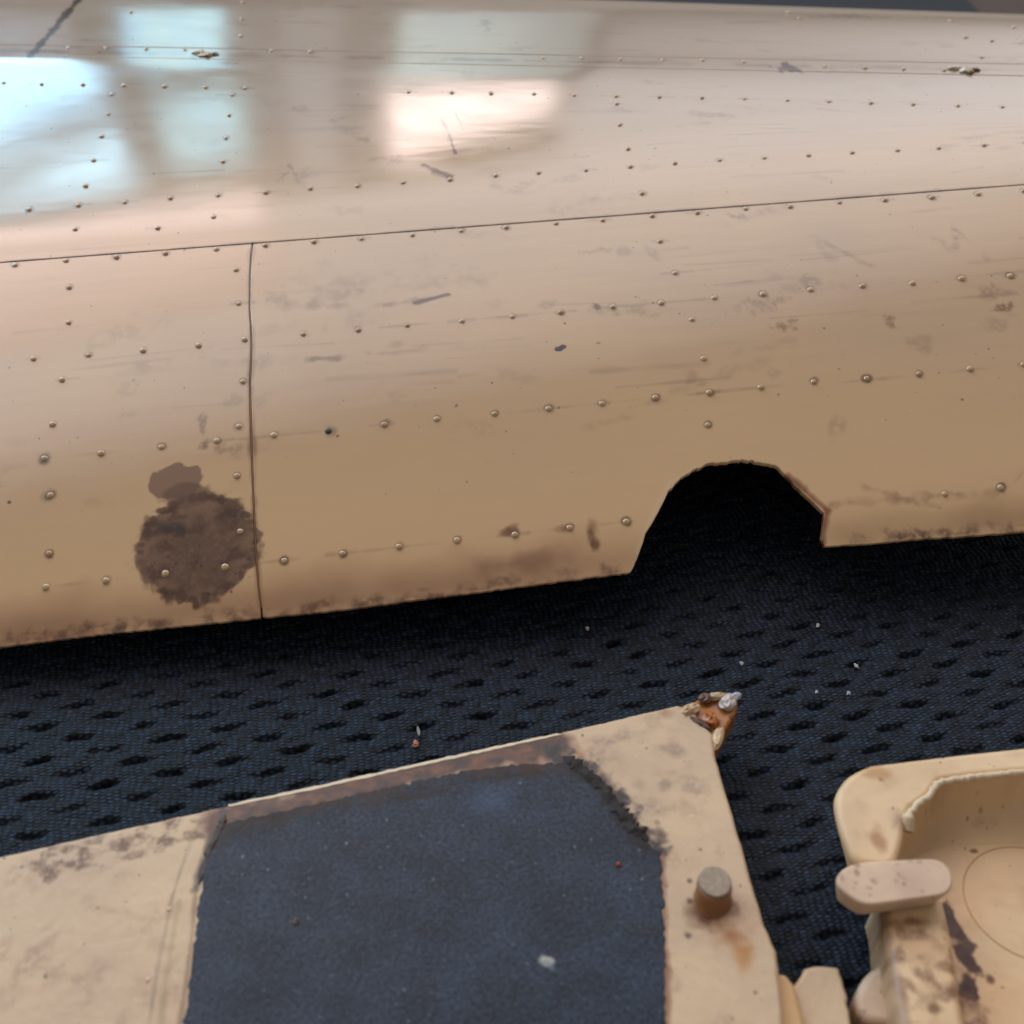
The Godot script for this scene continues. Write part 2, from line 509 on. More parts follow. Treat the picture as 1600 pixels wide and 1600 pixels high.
	p.dab(Vector2(54.5, 51.4), Vector2(1.5, 0.8), srgb(70, 54, 50), 0.95, 0.5, 0.45, 6.0)
	p.dab(Vector2(54.3, 52.3), Vector2(0.45, 0.6), srgb(64, 50, 48), 0.9, 0.7, 0.4, 6.0)
	p.stroke([Vector2(26.5, 41.6), Vector2(27.0, 39.4), Vector2(27.4, 36.5)], 0.16, srgb(72, 48, 36), 0.85, 0.9, 0.4, 5.0)
	p.stroke([Vector2(27.6, 42.6), Vector2(28.1, 40.0)], 0.1, srgb(72, 48, 36), 0.6, 0.9, 0.4, 5.0)
	p.stroke([Vector2(25.0, 35.2), Vector2(26.0, 34.2), Vector2(26.9, 33.4)], 0.24, srgb(72, 48, 36), 0.85, 0.9, 0.6, 6.0)
	p.stroke([Vector2(22.7, 20.85), Vector2(25.0, 21.35)], 0.2, srgb(72, 48, 36), 0.8, 1.0, 0.5, 5.0)
	p.stroke([Vector2(-4.3, 63.9), Vector2(-7.6, 50.6)], 0.45, srgb(66, 46, 34), 0.85, 0.8, 0.4, 5.0)
	for r in [[1.0, 0.0, 0.9], [2.0, 0.0, 0.45], [2.0, 0.6, 1.2], [1.97, 1.2, 1.6], [3.0, 0.5, 1.15], [3.0, 1.2, 1.6], [5.0, 0.0, 0.5], [5.98, 0.9, 1.7]]:
		p.stroke([skin_at(r[1], r[0]), skin_at(r[2], r[0])], 0.14, srgb(104, 78, 58), 0.18, 1.0, 0.7, 3.0, 0.55)
	for k in 170:   # faint rubbing along the length
		var c := Vector2(g.randf_range(-20, 80), g.randf_range(12, 60))
		p.stroke([c, c + Vector2(g.randf_range(2, 9), g.randf_range(-0.5, 0.3))], g.randf_range(0.06, 0.3), grey, g.randf_range(0.08, 0.3), 1.0, 0.4, 2.0, 0.4)
	for k in 170:   # blotches
		p.dab(Vector2(g.randf_range(-20, 80), g.randf_range(8, 66)), Vector2(g.randf_range(0.5, 3.0), g.randf_range(0.3, 1.0)), srgb(112, 90, 76), g.randf_range(0.06, 0.26), 1.0, 0.6, 5.0, g.randf_range(-0.4, 0.4), 0.75)
	p.specks(800, Vector2(-24, 6), Vector2(82, 68), 0.03, 0.12, dark, 0.7, g)
	p.specks(90, Vector2(-24, 6), Vector2(82, 40), 0.03, 0.06, srgb(238, 226, 205), 0.8, g)
	# browned edges of the cut-out
	p.stroke([skin_at(1.152, 0.2), skin_at(1.172, 0.85), skin_at(1.14, 1.12), skin_at(1.115, 1.25)], 0.3, srgb(112, 62, 40), 0.75, 1.0, 0.4, 5.0)
	p.stroke([skin_at(0.87, 0.45), skin_at(0.93, 1.31), skin_at(0.97, 1.42)], 0.16, srgb(222, 200, 166), 0.5, 1.0, 0.4, 5.0)
	return im

func rivet_spots() -> Array:
	var out := []
	# [t, first u, how many, pitch] of the rows along the shell
	for r in [[1.0, 0.0, 11, 0.0862], [2.0, 0.0, 19, 0.0832], [2.985, -0.04, 4, 0.084], [3.0, 0.38, 15, 0.0826], [4.0, -0.083, 22, 0.0832], [5.0, -0.083, 23, 0.0828], [5.98, -0.22, 7, 0.0815], [5.98, 0.594, 15, 0.0809], [6.95, -0.11, 4, 0.08], [6.96, 0.31, 2, 0.08], [6.93, 0.86, 6, 0.08], [6.88, 1.42, 4, 0.077]]:
		for k in int(r[2]):
			var u: float = r[1] + r[3] * k
			var sag := 0.0
			if u > 1.2 and r[0] > 1.9:
				sag = -0.05 * (u - 1.2) / 0.5 * (1.6 if r[0] > 4.5 else 1.0)
			out.append(Vector2(u + rng.randf_range(-0.003, 0.003), r[0] + sag + rng.randf_range(-0.008, 0.008)))
	# the lines across it
	for t in [5.88, 5.7, 5.53, 5.36, 5.17, 4.65, 3.68, 3.32, 2.75, 2.31, 1.71, 1.29]:
		out.append(Vector2(0.008 + rng.randf_range(-0.003, 0.003), t))
	for t in [7.66, 7.42, 7.19, 5.89, 5.69, 5.5, 5.31, 4.68]:
		out.append(Vector2(0.247 + rng.randf_range(-0.003, 0.003), t))
	for t in [3.73, 3.37, 3.0, 2.56, 2.12, 1.71, 1.3]:
		out.append(Vector2(0.283 + rng.randf_range(-0.003, 0.003), t))
	for t in [5.85, 5.56, 5.25, 4.45, 3.67, 3.31, 2.79, 2.35, 1.73]:
		out.append(Vector2(0.996 + rng.randf_range(-0.004, 0.004), t))
	for q in [[0.15, 4.53], [0.01, 7.47], [1.36, 7.82], [1.38, 7.69], [1.67, 7.75], [1.7, 7.45], [1.75, 7.4], [1.73, 7.11], [1.79, 7.66], [1.36, 0.9], [1.45, 0.9]]:
		out.append(Vector2(q[0], q[1]))
	return out

func make_shell() -> void:
	var total := 0.0
	var last := shell(0.5, -0.5)
	for k in 240:
		var p := shell(0.5, -0.5 + 0.05 * k)
		total += p.distance_to(last)
		arc.append(total)
		last = p
	var zero := arc[10]
	for k in arc.size():
		arc[k] -= zero
	var o := thing("aircraft_shell", "large glossy cream shell with rivet rows and a round cut-out in its lower edge", "model part", Vector3(-10, 0, -85))
	var im := skin_picture()
	var spots := rivet_spots()
	var p := Paint.new(im, skin_box.position, skin_box.size, noise)
	for s in spots:
		p.dab(skin_at(s.x, s.y), Vector2(0.36, 0.36) * rng.randf_range(0.85, 1.25), srgb(84, 62, 48), rng.randf_range(0.3, 0.75), 0.7, 0.25, 6.0)
		if rng.randf() < 0.3:
			var c := skin_at(s.x, s.y)
			p.stroke([c - Vector2(rng.randf_range(0.2, 1.2), 0), c + Vector2(rng.randf_range(0.2, 1.2), 0)], 0.2, srgb(110, 90, 76), 0.22, 1.0, 0.4, 4.0)
	for q in [[17.0, 11.4, 0.9], [0.0, 11.44, 0.8], [0.3, 8.92, 0.8]]:
		p.dab(Vector2(q[0], q[1]), Vector2(0.55, 0.6), srgb(92, 90, 76), q[2] * 0.75, 1.0, 0.25, 6.0)
	var bump := mottled(Vector2i(512, 656), Vector2(112.0 / 512, 74.0 / 656), Color.BLACK, Color.WHITE, 0.7, 5.0, 21, 3)
	bump.resize(1024, 656, Image.INTERPOLATE_CUBIC)
	var rough := mottled(Vector2i(256, 340), Vector2(112.0 / 256, 74.0 / 340), Color(0.09, 0.09, 0.09), Color(0.16, 0.16, 0.16), 0.25, 2.0, 8, 4)
	var m := plastic(im, 0.1, bump, 0.0003, rough, 0.7)
	var seam := plain(srgb(78, 57, 45), 0.7)
	var gap := 0.0016
	part("lining", sheet(-0.62, 2.08, null, 10.95, 0.2, [0.3, 0.3], 90, 0.07), seam, o)
	part("panel", sheet(-0.62, 0.302 - 0.0028, null, 4.055 - 0.012, 0.0, [0.3, 0.4], 44), m, o)
	part("panel", sheet(0.302 + 0.0028, 2.08, null, 4.055 - 0.012, 0.0, [0.3, 0.4], 44), m, o)
	part("panel", sheet(-0.62, 2.08, 4.055 + 0.012, 6.71, 0.0, [0.3, 0.3], 40), m, o)
	part("panel", sheet(-0.62, 2.08, 6.735, 6.985, 0.0, [0.3, 0.3], 5), m, o)
	part("panel", sheet(-0.62, 2.08, 7.005, 10.95, 0.0, [0.3, 0.3], 50), m, o)
	var ridge := PackedVector3Array()
	var fat := PackedFloat32Array()
	for k in 60:
		ridge.append(shell(bend(0.302, lerpf(0.2, 4.03, k / 59.0)), lerpf(0.2, 4.03, k / 59.0)) - shell_normal(0.302, 2.0) * 0.1)
		fat.append(0.045)
	part("seam_ridge", tube(ridge, fat, Rect2(0, 0, 1, 1), 6), plain(srgb(150, 112, 84), 0.4), o)
	var head := dome(0.165, 0.155)
	var head_paint := plain(srgb(196, 164, 122), 0.14)
	head_paint.metallic_specular = 0.7
	var tarnished := plain(srgb(72, 66, 58), 0.35)
	for k in spots.size():
		var s: Vector2 = spots[k]
		var dark := false
		for q in [Vector2(0.42, 1.995), Vector2(0.0, 2.0), Vector2(0.008, 1.71)]:
			dark = dark or s.distance_to(q) < 0.02
		var r := part("rivet", head, tarnished if dark and s.x > 0.3 else head_paint, o, true)
		var n := shell_normal(s.x, s.y)
		var x := (shell(s.x + 0.01, s.y) - shell(s.x, s.y)).normalized()
		var z := x.cross(n).normalized()
		r.transform = Transform3D(Basis(x, n, z).scaled_local(Vector3(1, rng.randf_range(0.8, 1.15), 1) * rng.randf_range(0.9, 1.12)), shell(s.x, s.y) * MM - n * 0.004 * MM - o.position)
	# two places where the seam strip is broken
	for c in [[0.175, 6.86, 0], [1.69, 6.83, 1]]:
		var at := shell(c[0], c[1])
		for k in 4:
			var chip := part("chip", lump(Vector3(0.6 - 0.1 * k, 0.16, 0.32), 0.5, 3.0 + k + c[2] * 9, 5, 7, true), plain([srgb(222, 208, 184), srgb(232, 224, 210), srgb(142, 112, 66), srgb(96, 80, 60)][k], 0.45), o, true)
			chip.transform = Transform3D(Basis(Vector3.UP, 0.7 * k), (at + Vector3(-0.6 + 0.5 * k, 0.04, [-0.3, 0.2, 0.5, 0.1][k])) * MM - o.position)

# ---------------------------------------------------------------- the flat part with the dark panel
var plate_box := Rect2(-30, -38, 46, 26)

func v2(a: Array) -> PackedVector2Array:
	var out := PackedVector2Array()
	for i in range(0, a.size(), 2):
		out.append(Vector2(a[i], a[i + 1]))
	return out

func plate_picture() -> Image:
	var im := mottled(Vector2i(368, 208), Vector2(46.0 / 368, 26.0 / 208), srgb(214, 186, 148), srgb(190, 162, 134), 0.12, 1.2, 31, 5)
	im.resize(1472, 832, Image.INTERPOLATE_CUBIC)
	var p := Paint.new(im, plate_box.position, plate_box.size, noise)
	var g := RandomNumberGenerator.new()
	g.seed = 12
	var dirt := srgb(112, 88, 70)
	for k in 240:   # blotchy dirt
		p.dab(Vector2(g.randf_range(-30, 14), g.randf_range(-37, -14)), Vector2(g.randf_range(0.3, 1.6), g.randf_range(0.3, 1.2)), srgb(148, 114, 90), g.randf_range(0.1, 0.3), 1.0, 0.6, 7.0, 0.0, 0.8)
	for k in 130:    # along the left end, under the rim
		var x := g.randf_range(-22, -14.5)
		p.dab(Vector2(x, -27.1 - (x + 23.8) * 0.27 + g.randf_range(-0.1, 1.5)), Vector2(g.randf_range(0.1, 0.6), g.randf_range(0.1, 0.4)), srgb(104, 74, 52), g.randf_range(0.15, 0.5), 1.0, 0.6, 9.0, 0.0, 0.7)
	for k in 36:    # on the corner beyond the panel
		p.dab(Vector2(g.randf_range(3, 9.5), g.randf_range(-35, -29.5)), Vector2(g.randf_range(0.3, 1.3), g.randf_range(0.2, 0.9)), srgb(136, 112, 100), g.randf_range(0.1, 0.35), 1.0, 0.5, 6.0, 0.0, 0.5)
	p.dab(Vector2(8.0, -35.6), Vector2(0.5, 0.6), srgb(140, 100, 62), 0.6, 1.0, 0.4, 6.0)
	# glue that browned round the panel
	var top := v2([-14.0, -29.3, -9.4, -30.5, -3.2, -32.15, 2.3, -33.6])
	p.stroke(top, 1.15, srgb(92, 56, 38), 0.94, 0.6, 0.45, 4.0)
	p.stroke(top, 0.3, srgb(146, 92, 62), 0.55, 1.0, 0.5, 6.0, 0.4)
	for k in 90:
		var q: Vector2 = top[0].lerp(top[3], g.randf()) + Vector2(0, g.randf_range(-0.5, 0.6))
		p.dab(q, Vector2(g.randf_range(0.2, 0.7), g.randf_range(0.15, 0.35)), srgb(62, 42, 34), g.randf_range(0.3, 0.8), 1.0, 0.5, 7.0)
	var burnt := v2([2.2, -33.0, 3.3, -32.2, 4.4, -31.1, 5.1, -29.9, 5.6, -28.9, 6.7, -27.9])
	p.stroke(burnt, 0.8, srgb(74, 54, 44), 0.8, 1.0, 0.9, 7.0)
	p.stroke(burnt, 0.6, srgb(34, 28, 28), 0.95, 0.8, 0.9, 9.0)
	p.dab(Vector2(2.6, -33.7), Vector2(0.3, 0.6), srgb(70, 54, 50), 0.75, 1.0, 0.4, 8.0)
	p.dab(Vector2(3.3, -33.0), Vector2(0.5, 0.4), srgb(170, 112, 74), 0.6, 1.0, 0.4, 8.0)
	var left := v2([-13.9, -29.6, -14.05, -28.4, -14.3, -27.0, -14.35, -25.6])
	p.stroke(left, 0.32, srgb(60, 48, 40), 0.85, 0.8, 0.4, 5.0)
	p.stroke(v2([6.95, -27.4, 6.75, -23.7, 6.35, -19.0, 5.9, -13.7]), 0.22, srgb(122, 76, 54), 0.7, 1.0, 0.5, 4.0)
	p.stroke(v2([-14.35, -25.5, -14.0, -22.8, -13.5, -17.0]), 0.16, srgb(120, 86, 56), 0.6, 1.0, 0.4, 4.0)
	# scored lines beside the panel
	p.stroke(v2([-15.1, -28.6, -15.35, -25.3, -15.2, -21.5, -14.8, -17.5]), 0.14, srgb(120, 100, 80), 0.55, 1.0, 0.5, 4.0, 0.3)
	p.stroke(v2([-15.0, -25.0, -14.75, -21.5, -14.3, -17.5]), 0.2, srgb(152, 128, 92), 0.6, 1.0, 0.5, 4.0, 0.2)
	# rust-brown stain and the peg's warm cast shadow, painted below it
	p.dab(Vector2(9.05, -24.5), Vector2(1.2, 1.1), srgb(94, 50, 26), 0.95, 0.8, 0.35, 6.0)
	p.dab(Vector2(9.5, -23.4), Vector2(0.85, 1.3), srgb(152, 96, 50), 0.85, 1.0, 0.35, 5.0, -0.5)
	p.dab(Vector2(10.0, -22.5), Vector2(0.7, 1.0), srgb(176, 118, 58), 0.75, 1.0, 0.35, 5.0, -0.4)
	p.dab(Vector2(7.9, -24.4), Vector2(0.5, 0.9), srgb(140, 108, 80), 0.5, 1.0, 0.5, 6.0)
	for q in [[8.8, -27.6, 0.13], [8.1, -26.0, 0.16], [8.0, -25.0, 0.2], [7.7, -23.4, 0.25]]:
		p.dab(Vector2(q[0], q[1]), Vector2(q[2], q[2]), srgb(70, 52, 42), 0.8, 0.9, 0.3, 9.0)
	p.specks(420, Vector2(-29, -37), Vector2(13, -14), 0.03, 0.13, srgb(74, 58, 48), 0.7, g)
	p.specks(60, Vector2(-24, -27), Vector2(-15, -14), 0.03, 0.08, srgb(236, 222, 200), 0.8, g)
	return im

func panel_picture() -> Image:
	var im := mottled(Vector2i(368, 208), Vector2(46.0 / 368, 26.0 / 208), srgb(16, 29, 44), srgb(46, 60, 78), 0.32, 1.3, 77, 5)
	im.resize(1472, 832, Image.INTERPOLATE_CUBIC)
	var p := Paint.new(im, plate_box.position, plate_box.size, noise)
	var g := RandomNumberGenerator.new()
	g.seed = 5
	for k in 260:
		p.dab(Vector2(g.randf_range(-14, 7), g.randf_range(-33, -13)), Vector2(g.randf_range(0.2, 1.3), g.randf_range(0.15, 0.8)), [srgb(16, 20, 28), srgb(46, 55, 78), srgb(38, 36, 40), srgb(22, 30, 44)][k % 4], g.randf_range(0.15, 0.45), 1.0, 0.5, 5.0, 0.0, 0.6)
	var grain := FastNoiseLite.new()
	grain.seed = 8
	grain.frequency = 0.11
	grain.fractal_octaves = 3
	for y in im.get_height():
		for x in im.get_width():
			var k := grain.get_noise_2d(x, y * 1.2) * 1.5
			var c := im.get_pixel(x, y)
			im.set_pixel(x, y, c.lerp(srgb(78, 90, 106), k * 0.42) if k > 0.0 else c.lerp(srgb(12, 16, 24), -k * 0.65))
	p.specks(700, Vector2(-14, -33), Vector2(7, -13), 0.025, 0.09, srgb(18, 20, 26), 0.7, g)
	p.dab(Vector2(-1.5, -30.2), Vector2(3.2, 1.6), srgb(70, 90, 124), 0.5, 1.0, 0.4, 3.0)  # window sheen near the panel's upper edge, painted into its colour
	p.specks(520, Vector2(-14, -33), Vector2(7, -13), 0.025, 0.085, srgb(140, 146, 156), 0.85, g)
	for k in 26:
		var c := Vector2(g.randf_range(-13, 6), g.randf_range(-32, -15))
		p.stroke([c, c + Vector2(g.randf_range(-0.5, 0.7), g.randf_range(-0.4, 0.3))], 0.05, srgb(110, 114, 124), 0.5, 1.0, 0.3, 5.0)
	p.dab(Vector2(1.35, -22.3), Vector2(0.65, 0.3), srgb(196, 190, 180), 0.85, 0.9, 0.6, 11.0, 0.35)
	p.dab(Vector2(1.6, -22.0), Vector2(0.5, 0.16), srgb(120, 124, 130), 0.6, 0.9, 0.6, 11.0, 0.7)
	p.stroke(v2([2.4, -32.6, 3.4, -31.7, 4.3, -30.8, 5.0, -29.6, 5.5, -28.6, 6.6, -27.6]), 0.5, srgb(20, 17, 18), 0.95, 0.9, 0.5, 7.0)
	p.stroke(v2([-13.9, -29.2, -9.4, -30.3, -3.2, -31.9, 2.6, -32.6]), 0.95, srgb(58, 38, 32), 0.95, 1.0, 0.6, 4.0)
	for k in 50:
		var q := v2([-13.8, -29.1, 2.4, -32.6])
		p.dab(q[0].lerp(q[1], g.randf()) + Vector2(0, g.randf_range(0.1, 0.7)), Vector2(g.randf_range(0.2, 0.7), g.randf_range(0.15, 0.4)), srgb(34, 24, 22), g.randf_range(0.3, 0.8), 1.0, 0.5, 7.0)
	p.dab(Vector2(-13.6, -28.6), Vector2(0.55, 1.7), srgb(42, 32, 28), 0.85, 1.0, 0.5, 6.0, 0.15)
	return im

func make_plate() -> void:
	var o := thing("flat_wing_part", "flat cream plastic part with a large dark blue panel and one upright peg, corner broken", "model part", Vector3(-6, 0, -24))
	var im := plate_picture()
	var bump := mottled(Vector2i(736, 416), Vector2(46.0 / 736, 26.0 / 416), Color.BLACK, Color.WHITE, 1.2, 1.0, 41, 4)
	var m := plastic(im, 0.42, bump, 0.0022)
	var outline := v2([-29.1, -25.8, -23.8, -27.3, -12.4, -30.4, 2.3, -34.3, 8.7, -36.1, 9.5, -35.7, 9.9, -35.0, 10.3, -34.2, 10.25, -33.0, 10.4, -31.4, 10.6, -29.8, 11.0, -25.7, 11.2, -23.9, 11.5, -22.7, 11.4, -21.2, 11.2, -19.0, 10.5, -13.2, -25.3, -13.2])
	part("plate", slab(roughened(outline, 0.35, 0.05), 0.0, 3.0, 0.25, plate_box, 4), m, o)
	part("rim", slab(roughened(v2([-13.75, -30.0, -9.4, -31.13, -3.2, -32.78, 2.3, -34.22, 2.6, -34.12, -3.2, -32.58, -9.3, -30.93, -13.65, -29.85]), 0.3, 0.06), 2.6, 3.04, 0.04, plate_box, 3), plain(srgb(226, 208, 180), 0.4), o)  # pale strip stands in for light caught on the plate's own edge
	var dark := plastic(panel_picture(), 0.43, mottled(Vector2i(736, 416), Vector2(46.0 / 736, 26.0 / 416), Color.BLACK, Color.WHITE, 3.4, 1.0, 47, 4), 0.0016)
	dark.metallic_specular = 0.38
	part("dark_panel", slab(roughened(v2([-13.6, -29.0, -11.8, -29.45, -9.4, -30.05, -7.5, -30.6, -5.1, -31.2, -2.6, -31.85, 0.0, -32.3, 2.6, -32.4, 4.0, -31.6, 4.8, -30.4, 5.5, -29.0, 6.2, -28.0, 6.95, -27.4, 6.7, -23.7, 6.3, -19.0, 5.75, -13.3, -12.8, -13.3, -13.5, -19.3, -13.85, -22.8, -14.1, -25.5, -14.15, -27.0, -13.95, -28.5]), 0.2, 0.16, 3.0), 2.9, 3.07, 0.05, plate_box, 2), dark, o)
	# charred glue heaped along the panel's corner
	var crust := plain(srgb(38, 31, 30), 0.75)
	var trail := v2([2.6, -32.8, 3.3, -32.15, 4.3, -31.1, 5.05, -29.9, 5.6, -28.8, 6.4, -28.0])
	var heap := part("dried_glue", loft(glue_rows(trail, 0.55, 0.16), Rect2(0, 0, 1, 1)), crust, o)
	heap.set_meta("label", "charred dark glue along the panel edge")
	part("dried_glue", loft(glue_rows(v2([-13.75, -29.45, -13.85, -28.6, -14.1, -27.4, -14.25, -25.8]), 0.28, 0.1), Rect2(0, 0, 1, 1)), plain(srgb(66, 52, 44), 0.6), o)
	# the peg: a short round pin with a softened end
	var v := [[0.92, 2.95], [0.83, 3.06], [0.8, 3.3], [0.79, 3.8], [0.77, 4.0], [0.74, 4.06]]
	var rows := []
	for r in v:
		var ring := PackedVector3Array()
		for k in 29:
			var a := TAU * k / 28
			ring.append(Vector3(9.05 + cos(a) * r[0], r[1] - 0.02 * (r[1] - 3.0), -25.1 - 0.25 * (r[1] - 3.0) + sin(a) * r[0]))
		rows.append(ring)
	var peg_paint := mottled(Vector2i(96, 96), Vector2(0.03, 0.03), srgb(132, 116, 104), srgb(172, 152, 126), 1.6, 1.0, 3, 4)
	var peg := part("peg", loft_round(rows), plain(srgb(142, 98, 62), 0.4), o)
	var round_end := PackedVector2Array()
	for k in 28:
		var a := TAU * k / 28
		round_end.append(Vector2(9.05 + cos(a) * 0.745, -25.36 + sin(a) * 0.76))
	part("peg_end", slab(round_end, 3.95, 4.12, 0.08, Rect2(8.2, -26.2, 1.7, 1.7), 3, 0.03), plastic(peg_paint, 0.5), peg)  # light on the end is put into its paler, greyer colour
	peg.set_meta("label", "upright round peg with its end coloured pale grey as if lit")
	# broken corner: ragged upstanding edges round a brown hollow
	part("broken_corner", slab(roughened(v2([8.7, -36.1, 10.1, -36.75, 11.2, -36.85, 11.8, -36.7, 12.0, -36.4, 11.7, -35.7, 11.2, -34.9, 10.8, -34.1, 10.3, -33.3, 9.9, -34.0]), 0.2, 0.14, 4.0), 1.4, 2.75, 0.2, plate_box, 3), plain(srgb(164, 104, 48), 0.3), o)
	var bits := [[9.35, 2.95, -35.75, 0.6, 0.3, 0.34, 0.5], [11.4, 2.9, -36.3, 0.42, 0.3, 0.62, -0.6], [10.9, 2.95, -36.65, 0.6, 0.22, 0.22, 0.1], [10.35, 2.85, -35.2, 0.45, 0.35, 0.55, 0.3], [10.55, 2.8, -34.1, 0.3, 0.25, 0.75, -0.35], [9.7, 2.9, -34.9, 0.7, 0.2, 0.25, -0.7], [11.8, 2.95, -36.62, 0.35, 0.22, 0.2, 0.3], [10.2, 3.0, -36.5, 0.4, 0.2, 0.3, 0.2]]
	var tones := [srgb(198, 168, 132), srgb(190, 178, 172), srgb(206, 184, 152), srgb(168, 98, 40), srgb(208, 178, 138), srgb(86, 58, 46), srgb(192, 192, 204), srgb(104, 78, 66)]
	for k in bits.size():
		var b: Array = bits[k]
		var sh := part("shard", lump(Vector3(b[3], b[4], b[5]), 0.22, 20.0 + k, 8, 12, true), plain(tones[k], 0.3), o, true)
		sh.transform = Transform3D(Basis(Vector3.UP, b[6]), Vector3(b[0], b[1], b[2]) * MM - o.position)
	# lower step beyond the right-hand edge
	part("step", slab(roughened(v2([11.0, -22.0, 11.9, -22.1, 12.3, -21.75, 12.6, -22.1, 12.9, -22.45, 13.3, -22.6, 13.7, -22.55, 14.4, -22.5, 14.45, -21.2, 14.35, -19.8, 13.7, -13.2, 10.0, -13.2]), 0.25, 0.08, 3.0), 0.0, 1.9, 0.2, plate_box, 3), m, o)
	part("groove_wall", slab(v2([11.3, -22.1, 11.9, -22.0, 12.2, -21.5, 12.35, -19.0, 11.9, -13.2, 10.2, -13.2]), 1.5, 2.35, 0.3, plate_box, 4), plain(srgb(206, 168, 118), 0.4), o)
	var bead := lump(Vector3(0.11, 0.06, 0.11), 0.1, 2.0, 6, 10)
	for q in [[-15.35, -24.6], [-15.5, -21.4]]:
		var r := part("rivet", bead, plain(srgb(220, 190, 160), 0.35), o, true)
		r.position = Vector3(q[0], 3.01, q[1]) * MM - o.position
	var grain := part("red_grain", lump(Vector3(0.11, 0.1, 0.1), 0.4, 8.0, 5, 7, true), plain(srgb(176, 84, 58), 0.6), o, true)
	grain.position = Vector3(4.9, 3.12, -26.75) * MM - o.position
	var tan_grain := part("brown_grain", lump(Vector3(0.14, 0.11, 0.13), 0.4, 9.0, 5, 7, true), plain(srgb(118, 96, 84), 0.6), o, true)
	tan_grain.position = Vector3(-9.6, 3.12, -24.0) * MM - o.position

func glue_rows(path: PackedVector2Array, width: float, high: float, base := 3.02) -> Array:
	var rows := []
	var pts := PackedVector2Array()
	for i in path.size() - 1:
		for k in 14:
			pts.append(path[i].lerp(path[i + 1], k / 14.0))
	pts.append(path[-1])
	for k in 11:
		var s := (k - 5) / 5.0
		var row := PackedVector3Array()
		for i in pts.size():
			var d := (pts[mini(i + 1, pts.size() - 1)] - pts[maxi(i - 1, 0)]).normalized()
			var w := width * (0.8 + 0.7 * noise.get_noise_2d(i * 2.5, 3.0 + signf(s) * 20.0))
			var taper := minf(1.0, minf(i, pts.size() - 1 - i) / 6.0)
			var q := pts[i] + Vector2(-d.y, d.x) * s * w * (0.3 + 0.7 * taper)
			var lift := high * (1.0 - s * s) * taper * (0.9 + 0.9 * noise.get_noise_2d(q.x * 9.0, q.y * 9.0) + 0.3 * noise.get_noise_2d(q.x * 50.0, q.y * 50.0))
			row.append(Vector3(q.x, base - 0.05 + maxf(lift, -0.02) * 1.0 + 0.05 * (1.0 - s * s), q.y))
		rows.append(row)
	return rows

func loft_round(rows: Array) -> ArrayMesh:
	# closed rings round a standing axis: normals lean out from the axis
	var v := PackedVector3Array()
	var n := PackedVector3Array()
	var uv := PackedVector2Array()
	var tri := PackedInt32Array()
	var w: int = rows[0].size()
	for j in rows.size():
		var mid := Vector3.ZERO
		for i in w - 1:
			mid += rows[j][i] / (w - 1)
		for i in w:
			var p: Vector3 = rows[j][i]
			var q: Vector3 = rows[mini(j + 1, rows.size() - 1)][i]
			var b: Vector3 = rows[maxi(j - 1, 0)][i]
			var slope := (q - b).normalized()
			var o := (p - mid).normalized() if p.distance_to(mid) > 0.01 else Vector3.UP
			var nn := (o - slope * o.dot(slope)).normalized() if j < rows.size() - 2 else Vector3.UP
			v.append(p)
			n.append(nn)
			uv.append(Vector2(p.x - mid.x, p.z - mid.z) / 2.2 + Vector2(0.5, 0.5))
	for j in rows.size() - 1:
		for i in w - 1:
			var a := j * w + i
			tri.append_array([a, a + 1, a + w, a + 1, a + w + 1, a + w])
	return build(v, n, uv, tri)

# ---------------------------------------------------------------- the hollow part at the right
var tray_box := Rect2(14, -35, 22, 23)

